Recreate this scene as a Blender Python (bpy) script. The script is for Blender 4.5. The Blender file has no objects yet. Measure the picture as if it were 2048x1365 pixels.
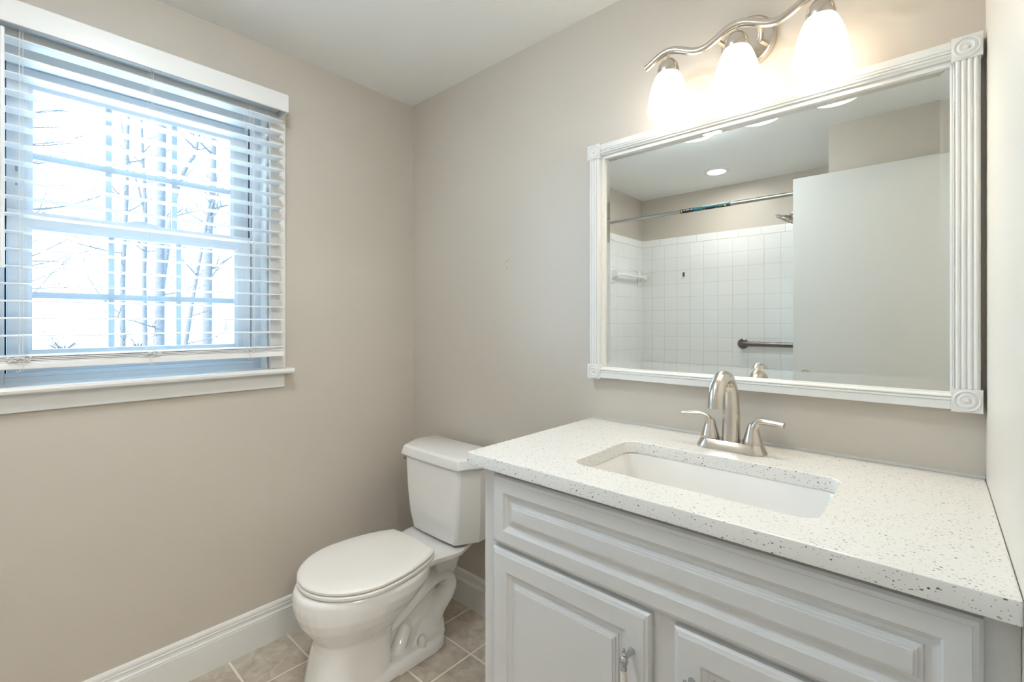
import bpy, bmesh, math, random
from mathutils import Vector, Matrix

S = bpy.context.scene
COL = S.collection
PI = math.pi

# ------------------------------------------------------------------ camera
cam_d = bpy.data.cameras.new('camera')
cam = bpy.data.objects.new('camera', cam_d)
COL.objects.link(cam)
cam.location = (1.8694, -1.36, 1.2)
cam.rotation_euler = (PI / 2, 0, 0.734152)
cam_d.sensor_width = 36.0
cam_d.lens = 36.0 * 939.63 / 2048.0
cam_d.shift_y = -36.35 / 2048.0
cam_d.clip_start = 0.01
cam_d.clip_end = 300
S.camera = cam

# ------------------------------------------------------------------ colour management
S.view_settings.view_transform = 'Standard'
S.view_settings.look = 'None'
S.view_settings.exposure = 1.55
S.view_settings.gamma = 1.0
S.view_settings.use_curve_mapping = False

# ------------------------------------------------------------------ sky, sun, daylight
SKY = 5.6
w = bpy.data.worlds.new('overcast_sky')
S.world = w
w.use_nodes = True
bg = w.node_tree.nodes['Background']
bg.inputs['Color'].default_value = (0.38, 0.68, 1.0, 1)
bg.inputs['Strength'].default_value = SKY

sun_d = bpy.data.lights.new('sun', 'SUN')
sun_d.energy = 9.0
sun_d.color = (1.0, 0.95, 0.86)
sun_d.angle = math.radians(1.0)
sun = bpy.data.objects.new('sun', sun_d)
COL.objects.link(sun)
sun.rotation_euler = Vector((-0.35, 0.9, -0.5)).to_track_quat('-Z', 'Y').to_euler()


def area(name, loc, direction, sx, sy, energy, color, portal=False):
    d = bpy.data.lights.new(name, 'AREA')
    d.shape = 'RECTANGLE'
    d.size, d.size_y = sx, sy
    d.energy, d.color = energy, color
    if portal:
        d.cycles.is_portal = True
    o = bpy.data.objects.new(name, d)
    COL.objects.link(o)
    o.location = loc
    o.rotation_euler = Vector(direction).to_track_quat('-Z', 'Y').to_euler()
    return o


area('window_portal', (-0.16, -1.015, 1.5), (1, 0, 0), 0.66, 0.92, 1, (1, 1, 1), True)

VANITY_E = 2.4      # glow of the frosted shades
BULB_E = 40.0
CEIL_FILL_E = 21.0        # added ceiling fill lamp, stands in for bounced flash
CAN_E = 48.0         # recessed lamp over the tub
HALL_FILL_E = 32.0        # added fill lamp in the hall outside the open door

# ------------------------------------------------------------------ materials
MATS = {}


def nt(name):
    m = bpy.data.materials.new(name)
    m.use_nodes = True
    t = m.node_tree
    b = t.nodes['Principled BSDF']
    return m, t, b


def simple(name, col, rough=0.5, metal=0.0, coat=0.0, bump=None, spec=0.5):
    m, t, b = nt(name)
    b.inputs['Base Color'].default_value = (*col, 1)
    b.inputs['Roughness'].default_value = rough
    b.inputs['Metallic'].default_value = metal
    b.inputs['Coat Weight'].default_value = coat
    b.inputs['Specular IOR Level'].default_value = spec
    if bump:
        sc, st, dist = bump
        tc = t.nodes.new('ShaderNodeTexCoord')
        n = t.nodes.new('ShaderNodeTexNoise')
        n.inputs['Scale'].default_value = sc
        n.inputs['Detail'].default_value = 3
        bp = t.nodes.new('ShaderNodeBump')
        bp.inputs['Strength'].default_value = st
        bp.inputs['Distance'].default_value = dist
        t.links.new(tc.outputs['Object'], n.inputs['Vector'])
        t.links.new(n.outputs['Fac'], bp.inputs['Height'])
        t.links.new(bp.outputs['Normal'], b.inputs['Normal'])
    MATS[name] = m
    return m


def emis(name, col, strength):
    m = bpy.data.materials.new(name)
    m.use_nodes = True
    t = m.node_tree
    t.nodes.clear()
    o = t.nodes.new('ShaderNodeOutputMaterial')
    e = t.nodes.new('ShaderNodeEmission')
    e.inputs['Color'].default_value = (*col, 1)
    e.inputs['Strength'].default_value = strength
    t.links.new(e.outputs[0], o.inputs['Surface'])
    MATS[name] = m
    return m


M_wall = simple('wall_paint', (0.59, 0.535, 0.463), 0.42, bump=(220, 0.10, 0.002))
M_ceil = simple('ceiling_paint', (0.93, 0.925, 0.905), 0.8, bump=(160, 0.10, 0.002))
M_trim = simple('trim_paint', (0.79, 0.78, 0.75), 0.30)
M_cab = simple('cabinet_paint', (0.69, 0.69, 0.685), 0.34)
M_porc = simple('porcelain', (0.89, 0.875, 0.845), 0.10, coat=0.5)
M_seat = simple('seat_plastic', (0.89, 0.86, 0.81), 0.28)
M_nickel = simple('brushed_nickel', (0.62, 0.565, 0.50), 0.24, 1.0)
M_dark_nickel = simple('grab_bar_steel', (0.20, 0.19, 0.175), 0.35, 1.0)
M_chrome = simple('chrome', (0.50, 0.50, 0.51), 0.12, 1.0)
M_ceramic = simple('cream_ceramic', (0.80, 0.75, 0.68), 0.2)
M_vinyl = simple('window_vinyl', (0.70, 0.73, 0.76), 0.35)
M_grille = simple('grille_vinyl', (0.56, 0.59, 0.63), 0.4)
M_slat = simple('blind_slat', (0.86, 0.86, 0.85), 0.35)
M_cord = simple('blind_cord', (0.80, 0.79, 0.76), 0.8)
M_black = simple('black_plastic', (0.02, 0.02, 0.02), 0.4)
M_grey = simple('headrail_grey', (0.55, 0.56, 0.58), 0.4)
M_door = simple('door_paint', (0.70, 0.69, 0.655), 0.38)
M_rod = simple('rod_steel', (0.48, 0.46, 0.43), 0.30, 1.0)
M_teal = simple('label_teal', (0.03, 0.13, 0.15), 0.4)
M_label_black = simple('label_black', (0.012, 0.014, 0.016), 0.4)
M_yellow = simple('label_yellow', (0.50, 0.36, 0.05), 0.4)
M_white = simple('label_white', (0.8, 0.8, 0.8), 0.4)
M_caulk = simple('white_caulk', (0.60, 0.565, 0.51), 0.5)
M_bark = simple('tree_bark', (0.045, 0.042, 0.042), 0.9, bump=(14, 0.6, 0.03))
M_house = simple('house_siding', (0.62, 0.66, 0.70), 0.8)
M_roof = simple('house_roof', (0.42, 0.44, 0.47), 0.9)
M_shade = emis('frosted_shade_glow', (1.0, 0.89, 0.74), VANITY_E)
M_bulb = emis('bulb_glow', (1.0, 0.88, 0.70), BULB_E)
M_can = emis('recessed_lens_glow', (1.0, 0.97, 0.93), CAN_E)
M_ceil_fill = emis('ceiling_fill_glow', (0.84, 0.93, 1.0), CEIL_FILL_E)
M_hall_fill = emis('hall_fill_glow', (1.0, 0.96, 0.91), HALL_FILL_E)

# mirror silver
M_mirror, t, b = nt('mirror_silver')
b.inputs['Base Color'].default_value = (0.86, 0.885, 0.86, 1)
b.inputs['Metallic'].default_value = 1.0
b.inputs['Roughness'].default_value = 0.0

# window glass: clear, with a faint reflection
M_glass = bpy.data.materials.new('window_glass')
M_glass.use_nodes = True
t = M_glass.node_tree
t.nodes.clear()
o_ = t.nodes.new('ShaderNodeOutputMaterial')
mx = t.nodes.new('ShaderNodeMixShader')
tr = t.nodes.new('ShaderNodeBsdfTransparent')
tr.inputs['Color'].default_value = (0.96, 0.98, 0.985, 1)
gl = t.nodes.new('ShaderNodeBsdfGlossy')
gl.inputs['Roughness'].default_value = 0.02
fr = t.nodes.new('ShaderNodeFresnel')
fr.inputs['IOR'].default_value = 1.3
t.links.new(fr.outputs[0], mx.inputs[0])
t.links.new(tr.outputs[0], mx.inputs[1])
t.links.new(gl.outputs[0], mx.inputs[2])
t.links.new(mx.outputs[0], o_.inputs['Surface'])

# floor tiles 20 cm, cream grout
M_floor, t, b = nt('floor_tile')
tc = t.nodes.new('ShaderNodeTexCoord')
mp = t.nodes.new('ShaderNodeMapping')
mp.inputs['Location'].default_value = (-0.215 + 0.203 * 5 + 0.0025, 0.195 + 0.2 * 15 + 0.0025, 0)
br = t.nodes.new('ShaderNodeTexBrick')
br.offset = 0.0
br.inputs['Scale'].default_value = 1.0
br.inputs['Brick Width'].default_value = 0.203
br.inputs['Row Height'].default_value = 0.2
br.inputs['Mortar Size'].default_value = 0.0040
br.inputs['Mortar Smooth'].default_value = 0.25
br.inputs['Bias'].default_value = 0.0
br.inputs['Color1'].default_value = (0.0, 0.0, 0.0, 1)
br.inputs['Color2'].default_value = (1.0, 1.0, 1.0, 1)
n1 = t.nodes.new('ShaderNodeTexNoise')
n1.inputs['Scale'].default_value = 17
n1.inputs['Detail'].default_value = 8
n1.inputs['Roughness'].default_value = 0.65
n1.inputs['Distortion'].default_value = 0.9
rp = t.nodes.new('ShaderNodeValToRGB')
e = rp.color_ramp.elements
e[0].position, e[0].color = 0.30, (0.42, 0.355, 0.28, 1)
e[1].position, e[1].color = 0.72, (0.76, 0.69, 0.58, 1)
k = e.new(0.5)
k.color = (0.60, 0.52, 0.42, 1)
vm = t.nodes.new('ShaderNodeMix')
vm.data_type = 'RGBA'
vm.blend_type = 'MULTIPLY'
vm.inputs['Factor'].default_value = 0.22
gm = t.nodes.new('ShaderNodeMix')
gm.data_type = 'RGBA'
gm.inputs['B'].default_value = (0.86, 0.78, 0.65, 1)
bp = t.nodes.new('ShaderNodeBump')
bp.inputs['Strength'].default_value = 0.5
bp.inputs['Distance'].default_value = 0.003
bp.invert = True
t.links.new(tc.outputs['Object'], mp.inputs['Vector'])
t.links.new(mp.outputs[0], br.inputs['Vector'])
t.links.new(tc.outputs['Object'], n1.inputs['Vector'])
t.links.new(n1.outputs['Fac'], rp.inputs[0])
t.links.new(rp.outputs[0], vm.inputs['A'])
t.links.new(br.outputs['Color'], vm.inputs['B'])
t.links.new(vm.outputs['Result'], gm.inputs['A'])
t.links.new(br.outputs['Fac'], gm.inputs['Factor'])
t.links.new(gm.outputs['Result'], b.inputs['Base Color'])
t.links.new(br.outputs['Fac'], bp.inputs['Height'])
t.links.new(bp.outputs[0], b.inputs['Normal'])
b.inputs['Roughness'].default_value = 0.42


# white wall tiles; axis picks the wall's running direction
def tile_mat(name, axis):
    m, t, b = nt(name)
    tc = t.nodes.new('ShaderNodeTexCoord')
    sp = t.nodes.new('ShaderNodeSeparateXYZ')
    cb = t.nodes.new('ShaderNodeCombineXYZ')
    mp = t.nodes.new('ShaderNodeMapping')
    mp.inputs['Location'].default_value = (0.0125 if axis == 'X' else 2.392, -0.9815 + 0.107 * 12, 0)
    br = t.nodes.new('ShaderNodeTexBrick')
    br.offset = 0.0
    br.inputs['Scale'].default_value = 1.0
    br.inputs['Brick Width'].default_value = 0.107
    br.inputs['Row Height'].default_value = 0.107
    br.inputs['Mortar Size'].default_value = 0.0016
    br.inputs['Mortar Smooth'].default_value = 0.3
    br.inputs['Color1'].default_value = (0.86, 0.86, 0.84, 1)
    br.inputs['Color2'].default_value = (0.88, 0.88, 0.86, 1)
    br.inputs['Mortar'].default_value = (0.74, 0.735, 0.715, 1)
    bp = t.nodes.new('ShaderNodeBump')
    bp.inputs['Strength'].default_value = 0.6
    bp.inputs['Distance'].default_value = 0.002
    bp.invert = True
    t.links.new(tc.outputs['Object'], sp.inputs[0])
    t.links.new(sp.outputs[axis], cb.inputs['X'])
    t.links.new(sp.outputs['Z'], cb.inputs['Y'])
    t.links.new(cb.outputs[0], mp.inputs['Vector'])
    t.links.new(mp.outputs[0], br.inputs['Vector'])
    t.links.new(br.outputs['Color'], b.inputs['Base Color'])
    t.links.new(br.outputs['Fac'], bp.inputs['Height'])
    t.links.new(bp.outputs[0], b.inputs['Normal'])
    b.inputs['Roughness'].default_value = 0.16
    return m


M_tile_x = tile_mat('wall_tile_far', 'X')
M_tile_y = tile_mat('wall_tile_end', 'Y')

# speckled quartz
M_quartz, t, b = nt('speckled_quartz')
tc = t.nodes.new('ShaderNodeTexCoord')


def specks(scale, rad, keep, seed):
    mp = t.nodes.new('ShaderNodeMapping')
    mp.inputs['Location'].default_value = (seed, seed * 1.7, seed * 0.6)
    mp.inputs['Rotation'].default_value = (0.4 * seed, 0.9, 0.5)
    mp.inputs['Scale'].default_value = (1.0, 1.7, 1.35)
    nz = t.nodes.new('ShaderNodeTexNoise')
    nz.inputs['Scale'].default_value = 90
    ad = t.nodes.new('ShaderNodeMix')
    ad.data_type = 'RGBA'
    ad.blend_type = 'ADD'
    ad.inputs['Factor'].default_value = 0.010
    v = t.nodes.new('ShaderNodeTexVoronoi')
    v.inputs['Scale'].default_value = scale
    c1 = t.nodes.new('ShaderNodeMath')
    c1.operation = 'LESS_THAN'
    c1.inputs[1].default_value = rad
    sp = t.nodes.new('ShaderNodeSeparateColor')
    c2 = t.nodes.new('ShaderNodeMath')
    c2.operation = 'LESS_THAN'
    c2.inputs[1].default_value = keep
    mu = t.nodes.new('ShaderNodeMath')
    mu.operation = 'MULTIPLY'
    t.links.new(tc.outputs['Object'], mp.inputs['Vector'])
    t.links.new(tc.outputs['Object'], nz.inputs['Vector'])
    t.links.new(mp.outputs[0], ad.inputs['A'])
    t.links.new(nz.outputs['Color'], ad.inputs['B'])
    t.links.new(ad.outputs['Result'], v.inputs['Vector'])
    t.links.new(v.outputs['Distance'], c1.inputs[0])
    t.links.new(v.outputs['Color'], sp.inputs[0])
    t.links.new(sp.outputs[0], c2.inputs[0])
    t.links.new(c1.outputs[0], mu.inputs[0])
    t.links.new(c2.outputs[0], mu.inputs[1])
    return mu.outputs[0], sp.outputs[1]


f1, r1 = specks(130, 0.22, 0.31, 3.1)
f2, r2 = specks(240, 0.26, 0.28, 7.7)
basec = t.nodes.new('ShaderNodeRGB')
basec.outputs[0].default_value = (0.80, 0.785, 0.75, 1)
ra = t.nodes.new('ShaderNodeValToRGB')
ra.color_ramp.elements[0].color = (0.05, 0.055, 0.06, 1)
ra.color_ramp.elements[1].color = (0.46, 0.45, 0.43, 1)
mA = t.nodes.new('ShaderNodeMix')
mA.data_type = 'RGBA'
mB = t.nodes.new('ShaderNodeMix')
mB.data_type = 'RGBA'
mB.inputs['B'].default_value = (0.38, 0.36, 0.33, 1)
t.links.new(r1, ra.inputs[0])
t.links.new(basec.outputs[0], mB.inputs['A'])
t.links.new(f2, mB.inputs['Factor'])
t.links.new(mB.outputs['Result'], mA.inputs['A'])
t.links.new(ra.outputs[0], mA.inputs['B'])
t.links.new(f1, mA.inputs['Factor'])
t.links.new(mA.outputs['Result'], b.inputs['Base Color'])
b.inputs['Roughness'].default_value = 0.22

# outdoor ground
M_ground, t, b = nt('leaf_strewn_ground')
n1 = t.nodes.new('ShaderNodeTexNoise')
n1.inputs['Scale'].default_value = 0.8
n1.inputs['Detail'].default_value = 8
rp = t.nodes.new('ShaderNodeValToRGB')
rp.color_ramp.elements[0].color = (0.38, 0.36, 0.32, 1)
rp.color_ramp.elements[1].color = (0.62, 0.60, 0.55, 1)
tc = t.nodes.new('ShaderNodeTexCoord')
t.links.new(tc.outputs['Object'], n1.inputs['Vector'])
t.links.new(n1.outputs['Fac'], rp.inputs[0])
t.links.new(rp.outputs[0], b.inputs['Base Color'])
b.inputs['Roughness'].default_value = 0.95

# ------------------------------------------------------------------ mesh helpers
WL = {}


def link(o, parent=None, loc=(0, 0, 0)):
    COL.objects.link(o)
    o.location = loc
    WL[o] = Vector(loc)
    if parent is not None:
        o.parent = parent
        o.matrix_parent_inverse = Matrix.Translation(-WL[parent])
    return o


def obj(name, bm, mat, parent=None, loc=(0, 0, 0), smooth=False, bevel=None, angle=35):
    bmesh.ops.recalc_face_normals(bm, faces=bm.faces[:])
    me = bpy.data.meshes.new(name)
    bm.to_mesh(me)
    bm.free()
    me.materials.append(mat)
    if smooth:
        for p in me.polygons:
            p.use_smooth = True
        me.set_sharp_from_angle(angle=math.radians(angle))
    o = bpy.data.objects.new(name, me)
    link(o, parent, loc)
    if bevel:
        md = o.modifiers.new('soft_edges', 'BEVEL')
        md.width, md.segments = bevel, 2
        md.limit_method = 'ANGLE'
        md.angle_limit = math.radians(40)
    return o


def thing(name, label, cat, loc=(0, 0, 0), group=None):
    o = bpy.data.objects.new(name, None)
    o.empty_display_size = 0.05
    link(o, None, loc)
    return tag(o, label, cat, group)


def tag(o, label, cat, group=None):
    o['label'] = label
    o['category'] = cat
    if group:
        o['group'] = group
    return o


def structure(name, bm, mat, parent=None, **kw):
    o = obj(name, bm, mat, parent, **kw)
    if parent is None:
        o['kind'] = 'structure'
    return o


def dup(o, parent, loc):
    c = o.copy()
    return link(c, parent, loc)


def B():
    return bmesh.new()


def box(bm, x0, x1, y0, y1, z0, z1):
    v = [bm.verts.new((x, y, z)) for z in (z0, z1) for y in (y0, y1) for x in (x0, x1)]
    for f in ((0, 1, 3, 2), (4, 5, 7, 6), (0, 1, 5, 4), (2, 3, 7, 6), (0, 2, 6, 4), (1, 3, 7, 5)):
        bm.faces.new([v[i] for i in f])
    return bm


def bx(*a):
    return box(B(), *a)


def loft(bm, loops, cap0=True, cap1=True, closed=True):
    rs = [[bm.verts.new(p) for p in l] for l in loops]
    n = len(rs[0])
    for a, c in zip(rs, rs[1:]):
        for i in range(n if closed else n - 1):
            j = (i + 1) % n
            bm.faces.new((a[i], a[j], c[j], c[i]))
    if cap0:
        bm.faces.new(rs[0])
    if cap1:
        bm.faces.new(rs[-1])
    return bm


def extrude_profile(bm, prof, axis, a, c):
    """prof = (u, v) outline; axis 'x': (a|c, u, v); axis 'y': (u, a|c, v); axis 'z': (u, v, a|c)"""
    f = {'x': lambda u, v, q: (q, u, v), 'y': lambda u, v, q: (u, q, v), 'z': lambda u, v, q: (u, v, q)}[axis]
    return loft(bm, [[f(u, v, a) for u, v in prof], [f(u, v, c) for u, v in prof]])


def tube(bm, pts, r, n=12, cap=True, flat=None):
    pts = [Vector(p) for p in pts]
    rad = r if isinstance(r, (list, tuple)) else [r] * len(pts)
    loops = []
    prev = None
    for i, p in enumerate(pts):
        d = (pts[min(i + 1, len(pts) - 1)] - pts[max(i - 1, 0)]).normalized()
        if prev is None:
            up = Vector((0, 0, 1)) if abs(d.z) < 0.9 else Vector((1, 0, 0))
            u = d.cross(up).normalized()
        else:
            u = (prev - d * prev.dot(d)).normalized()
        v = d.cross(u).normalized()
        prev = u
        q = flat if flat else (1, 1)
        loops.append([p + u * math.cos(2 * PI * k / n) * rad[i] * q[0] + v * math.sin(2 * PI * k / n) * rad[i] * q[1]
                      for k in range(n)])
    return loft(bm, loops, cap, cap)


def lathe(bm, prof, c=(0, 0, 0), n=24, axis='z', cap=True):
    loops = []
    for r, h in prof:
        l = []
        for k in range(n):
            a = 2 * PI * k / n
            p = {'z': (r * math.cos(a), r * math.sin(a), h), 'y': (r * math.cos(a), h, r * math.sin(a)),
                 'x': (h, r * math.cos(a), r * math.sin(a))}[axis]
            l.append((p[0] + c[0], p[1] + c[1], p[2] + c[2]))
        loops.append(l)
    return loft(bm, loops, cap, cap)


def smooth_path(pts, sub=6):
    P = [Vector(p) for p in pts]
    out = []
    for i in range(len(P) - 1):
        p0, p1, p2, p3 = P[max(i - 1, 0)], P[i], P[i + 1], P[min(i + 2, len(P) - 1)]
        for s in range(sub):
            u = s / sub
            out.append(0.5 * ((2 * p1) + (p2 - p0) * u + (2 * p0 - 5 * p1 + 4 * p2 - p3) * u * u
                              + (3 * p1 - p0 - 3 * p2 + p3) * u ** 3))
    out.append(P[-1])
    return out


def rrect(x0, x1, y0, y1, r, n=5):
    out = []
    for cx, cy, a0 in ((x1 - r, y1 - r, 0), (x0 + r, y1 - r, PI / 2), (x0 + r, y0 + r, PI), (x1 - r, y0 + r, 1.5 * PI)):
        for k in range(n + 1):
            a = a0 + PI / 2 * k / n
            out.append((cx + r * math.cos(a), cy + r * math.sin(a)))
    return out


def panel(bm, x0, x1, z0, z1, rings):
    """front of a raised panel facing -y: rings = (inset, y)"""
    loft(bm, [[(x0 + i, y, z0 + i), (x1 - i, y, z0 + i), (x1 - i, y, z1 - i), (x0 + i, y, z1 - i)] for i, y in rings])
    return bm


# ------------------------------------------------------------------ room shell
W, YF, ZC = 1.945, -2.40, 2.243
XP, YP = 1.447, -1.635          # partition at the end of the tub
WY0, WY1, WZ0, WZ1 = -1.366, -0.664, 1.008, 1.985   # rough window opening

bm = B()
box(bm, -0.15, 0, YF - 0.1, WY0, -0.1, ZC + 0.1)
box(bm, -0.15, 0, WY1, 0.1, -0.1, ZC + 0.1)
box(bm, -0.15, 0, WY0, WY1, -0.1, WZ0)
box(bm, -0.15, 0, WY0, WY1, WZ1, ZC + 0.1)
structure('wall_left', bm, M_wall)
structure('wall_back', bx(0, W, 0, 0.1, -0.1, ZC + 0.1), M_wall)
DY0, DY1, DZ = -1.592, -0.95, 2.0
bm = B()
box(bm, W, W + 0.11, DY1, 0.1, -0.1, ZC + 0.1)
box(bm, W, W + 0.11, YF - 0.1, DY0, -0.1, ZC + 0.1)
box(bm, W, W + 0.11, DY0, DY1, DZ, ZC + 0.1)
structure('wall_right', bm, simple('lit_wall_paint', (0.82, 0.77, 0.68), 0.40, bump=(220, 0.10, 0.002)))  # wall paint lightened: window and lamp light put into the colour
structure('wall_front', bx(0, W, YF - 0.1, YF, -0.1, ZC + 0.1), M_wall)
structure('wall_partition', bx(XP, W, YF, YP, 0, ZC), M_wall)
structure('floor', bx(-0.15, W + 0.11, YF - 0.1, 0.1, -0.1, 0), M_floor)
structure('ceiling', bx(-0.15, W + 0.11, YF - 0.1, 0.1, ZC, ZC + 0.1), M_ceil)

# hall beyond the open door
HX = 3.3
bm = B()
box(bm, W + 0.11, HX, -0.1, 0.0, -0.1, ZC + 0.1)
box(bm, W + 0.11, HX, -2.7, -2.6, -0.1, ZC + 0.1)
box(bm, HX, HX + 0.1, -2.7, 0.0, -0.1, ZC + 0.1)
structure('wall_hall', bm, M_wall)
structure('floor_hall', bx(W + 0.11, HX, -2.6, -0.1, -0.1, 0), simple('hall_carpet', (0.45, 0.40, 0.34), 0.95))
structure('ceiling_hall', bx(W + 0.11, HX, -2.6, -0.1, ZC, ZC + 0.1), M_ceil)

# baseboards
BP = [(0, 0), (0.016, 0), (0.016, 0.096), (0.0135, 0.099), (0.0165, 0.1015), (0.0155, 0.104), (0.0105, 0.108),
      (0.0095, 0.117), (0.0115, 0.121), (0.0075, 0.123), (0.0085, 0.128), (0.0075, 0.134), (0.004, 0.139), (0, 0.1415)]
bm = extrude_profile(B(), BP, 'y', YP, -0.0005)
structure('baseboard_left', bm, M_trim)
bm = extrude_profile(B(), [(-d, z) for d, z in BP], 'x', 0.0165, 1.040)
structure('baseboard_back', bm, M_trim)

# shower tile fields (8 mm thick, bullnose row on top)
TZ = 1.896
bm = bx(0.008, XP - 0.008, YF, YF + 0.008, 0.36, TZ - 0.055)
structure('trim_1', bm, M_tile_x)
bm = bx(0, 0.008, YF, YP, 0.36, TZ - 0.055)
structure('trim_2', bm, M_tile_y)
bm = bx(XP - 0.008, XP, YF, YP - 0.02, 0.36, TZ - 0.055)
structure('trim_3', bm, M_tile_y)
M_bull = simple('bullnose_tile', (0.88, 0.88, 0.86), 0.16)
bm = B()
x = 0.008
while x < XP - 0.01:
    x2 = min(x + 0.1535, XP - 0.008)
    box(bm, x + 0.0002, x2 - 0.0002, YF, YF + 0.0085, TZ - 0.0545, TZ)
    x = x2 + 0.0003
structure('trim_4', bm, M_bull, bevel=0.0016)
bm = B()
y = YF + 0.009
while y < YP - 0.01:
    y2 = min(y + 0.1535, YP)
    box(bm, 0, 0.0085, y + 0.0002, y2 - 0.0002, TZ - 0.0545, TZ)
    y = y2 + 0.0003
structure('trim_5', bm, M_bull, bevel=0.0016)

# door casing round the doorway, room side
bm = B()
box(bm, W - 0.016, W, DY1, DY1 + 0.06, 0, DZ + 0.06)
box(bm, W - 0.016, W, DY0 + 0.0, DY1, DZ, DZ + 0.06)
structure('trim_6', bm, M_trim, bevel=0.003)

# open door standing in front of the partition
d = bpy.data.objects.new('door_1', None)
link(d, None, (1.93, -1.60, 0))
d['kind'] = 'structure'
dp = obj('door_panel', bx(1.292, 1.931, -1.618, -1.583, 0.012, 1.981), M_door, d, bevel=0.002)
bm = lathe(B(), [(0.0, -1.583), (0.030, -1.583), (0.030, -1.577), (0.011, -1.574), (0.010, -1.552), (0.022, -1.546),
                 (0.027, -1.535), (0.024, -1.524), (0.0, -1.520)], (1.352, 0, 0.920), 24, 'y')
obj('door_knob', bm, M_nickel, d, smooth=True)
for hz in (0.25, 1.0, 1.75):
    obj('hinge', lathe(B(), [(0.006, hz - 0.045), (0.006, hz + 0.045)], (1.937, -1.59, 0), 12), M_nickel, d, smooth=True)

# nail holes left in the back wall
bm = B()
for hx, hz, hr in ((0.6142, 1.4425, 0.0016), (0.6142, 1.415, 0.0016), (0.6243, 1.450, 0.0011)):
    lathe(bm, [(hr, -0.0004), (hr, 0.004)], (hx, 0, hz), 10, 'y')
wb = bpy.data.objects['wall_back']
structure('nail_holes', bm, M_black, wb)

# ------------------------------------------------------------------ window
win = bpy.data.objects.new('window_1', None)
link(win, None, (0, -1.015, 1.03))
win['kind'] = 'structure'
bm = B()
box(bm, 0, 0.018, -0.660, -0.604, 1.028, 2.03)
box(bm, 0, 0.018, -1.427, -1.371, 1.028, 2.03)
box(bm, 0, 0.018, -1.371, -0.660, 1.975, 2.03)
obj('casing', bm, M_trim, win, bevel=0.002)
st = rrect(-0.055, 0.052, 1.008, 1.028, 0.006, 4)
bm = B()
extrude_profile(bm, [(0.0, 1.008), (0.046, 1.008), (0.051, 1.011), (0.053, 1.018), (0.051, 1.025), (0.046, 1.028), (0.0, 1.028)],
                'y', -1.447, -0.584)
box(bm, -0.055, 0.0, WY0 + 0.001, WY1 - 0.001, 1.0085, 1.028)
obj('window_sill', bm, M_trim, win, smooth=True, angle=30)
obj('apron', bx(0, 0.016, -1.425, -0.606, 0.955, 1.0078), M_trim, win, bevel=0.003)
bm = B()
box(bm, -0.05, 0.0, -0.670, -0.6642, 1.028, 1.979)
box(bm, -0.05, 0.0, -1.3658, -1.360, 1.028, 1.979)
box(bm, -0.05, 0.0, -1.3658, -0.6642, 1.979, 1.9848)
obj('jamb', bm, M_trim, win)
# vinyl main frame with side tracks
bm = B()
for s, (ya, yb) in enumerate(((-0.694, -0.6645), (-1.3655, -1.336))):
    box(bm, -0.145, -0.050, ya, yb, 1.012, 1.9845)
box(bm, -0.145, -0.050, -1.336, -0.694, 1.950, 1.9845)
box(bm, -0.145, -0.050, -1.336, -0.694, 1.012, 1.046)
box(bm, -0.062, -0.050, -1.336, -0.694, 1.046, 1.058)
for ya in (-0.700, -1.336):                     # parting stops between the tracks
    box(bm, -0.1115, -0.1065, ya, ya + 0.006, 1.046, 1.950)
obj('window_frame', bm, M_vinyl, win, bevel=0.0015)


def sash(name, xf, xb, y0, y1, z0, z1, gy0, gy1, gz0, gz1):
    bm = B()
    xm = xf - 0.007
    # mitred ring: front face, sloped sticking to the glass
    def ring(x, i0, i1):
        return [(x, y0 + (gy0 - y0) * i0, z0 + (gz0 - z0) * i0), (x, y1 + (gy1 - y1) * i0, z0 + (gz0 - z0) * i0),
                (x, y1 + (gy1 - y1) * i0, z1 + (gz1 - z1) * i0), (x, y0 + (gy0 - y0) * i0, z1 + (gz1 - z1) * i0)]
    loops = [ring(xb, 1, 0), ring(xb, 0, 0), ring(xf, 0, 0), ring(xf, 0.8, 0), ring(xm, 1.0, 0), ring(xb, 1, 0)]
    loft(bm, loops, False, False)
    bmesh.ops.remove_doubles(bm, verts=bm.verts[:], dist=1e-6)
    return obj(name, bm, M_vinyl, win)


lower = sash('lower_sash', -0.075, -0.105, -1.331, -0.699, 1.047, 1.5235, -1.280, -0.750, 1.122, 1.472)
upper = sash('upper_sash', -0.112, -0.142, -1.331, -0.699, 1.486, 1.947, -1.277, -0.753, 1.515, 1.893)


def pane(parent, x, y0, y1, z0, z1, gys, gz, gw):
    obj('glass_pane', bx(x - 0.0015, x + 0.0015, y0 - 0.004, y1 + 0.004, z0 - 0.004, z1 + 0.004), M_glass, parent)
    bm = B()
    for gy in gys:
        box(bm, x - 0.010, x - 0.004, gy - gw / 2, gy + gw / 2, z0 + 0.0005, z1 - 0.0005)
    box(bm, x - 0.0105, x - 0.0035, y0 + 0.0005, y1 - 0.0005, gz - 0.0105, gz + 0.0085)
    obj('muntins', bm, M_grille, parent)


pane(lower, -0.088, -1.280, -0.750, 1.122, 1.472, (-1.102, -0.922), 1.283, 0.0155)
pane(upper, -0.126, -1.277, -0.753, 1.515, 1.893, (-1.104, -0.926), 1.699, 0.0165)
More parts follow.
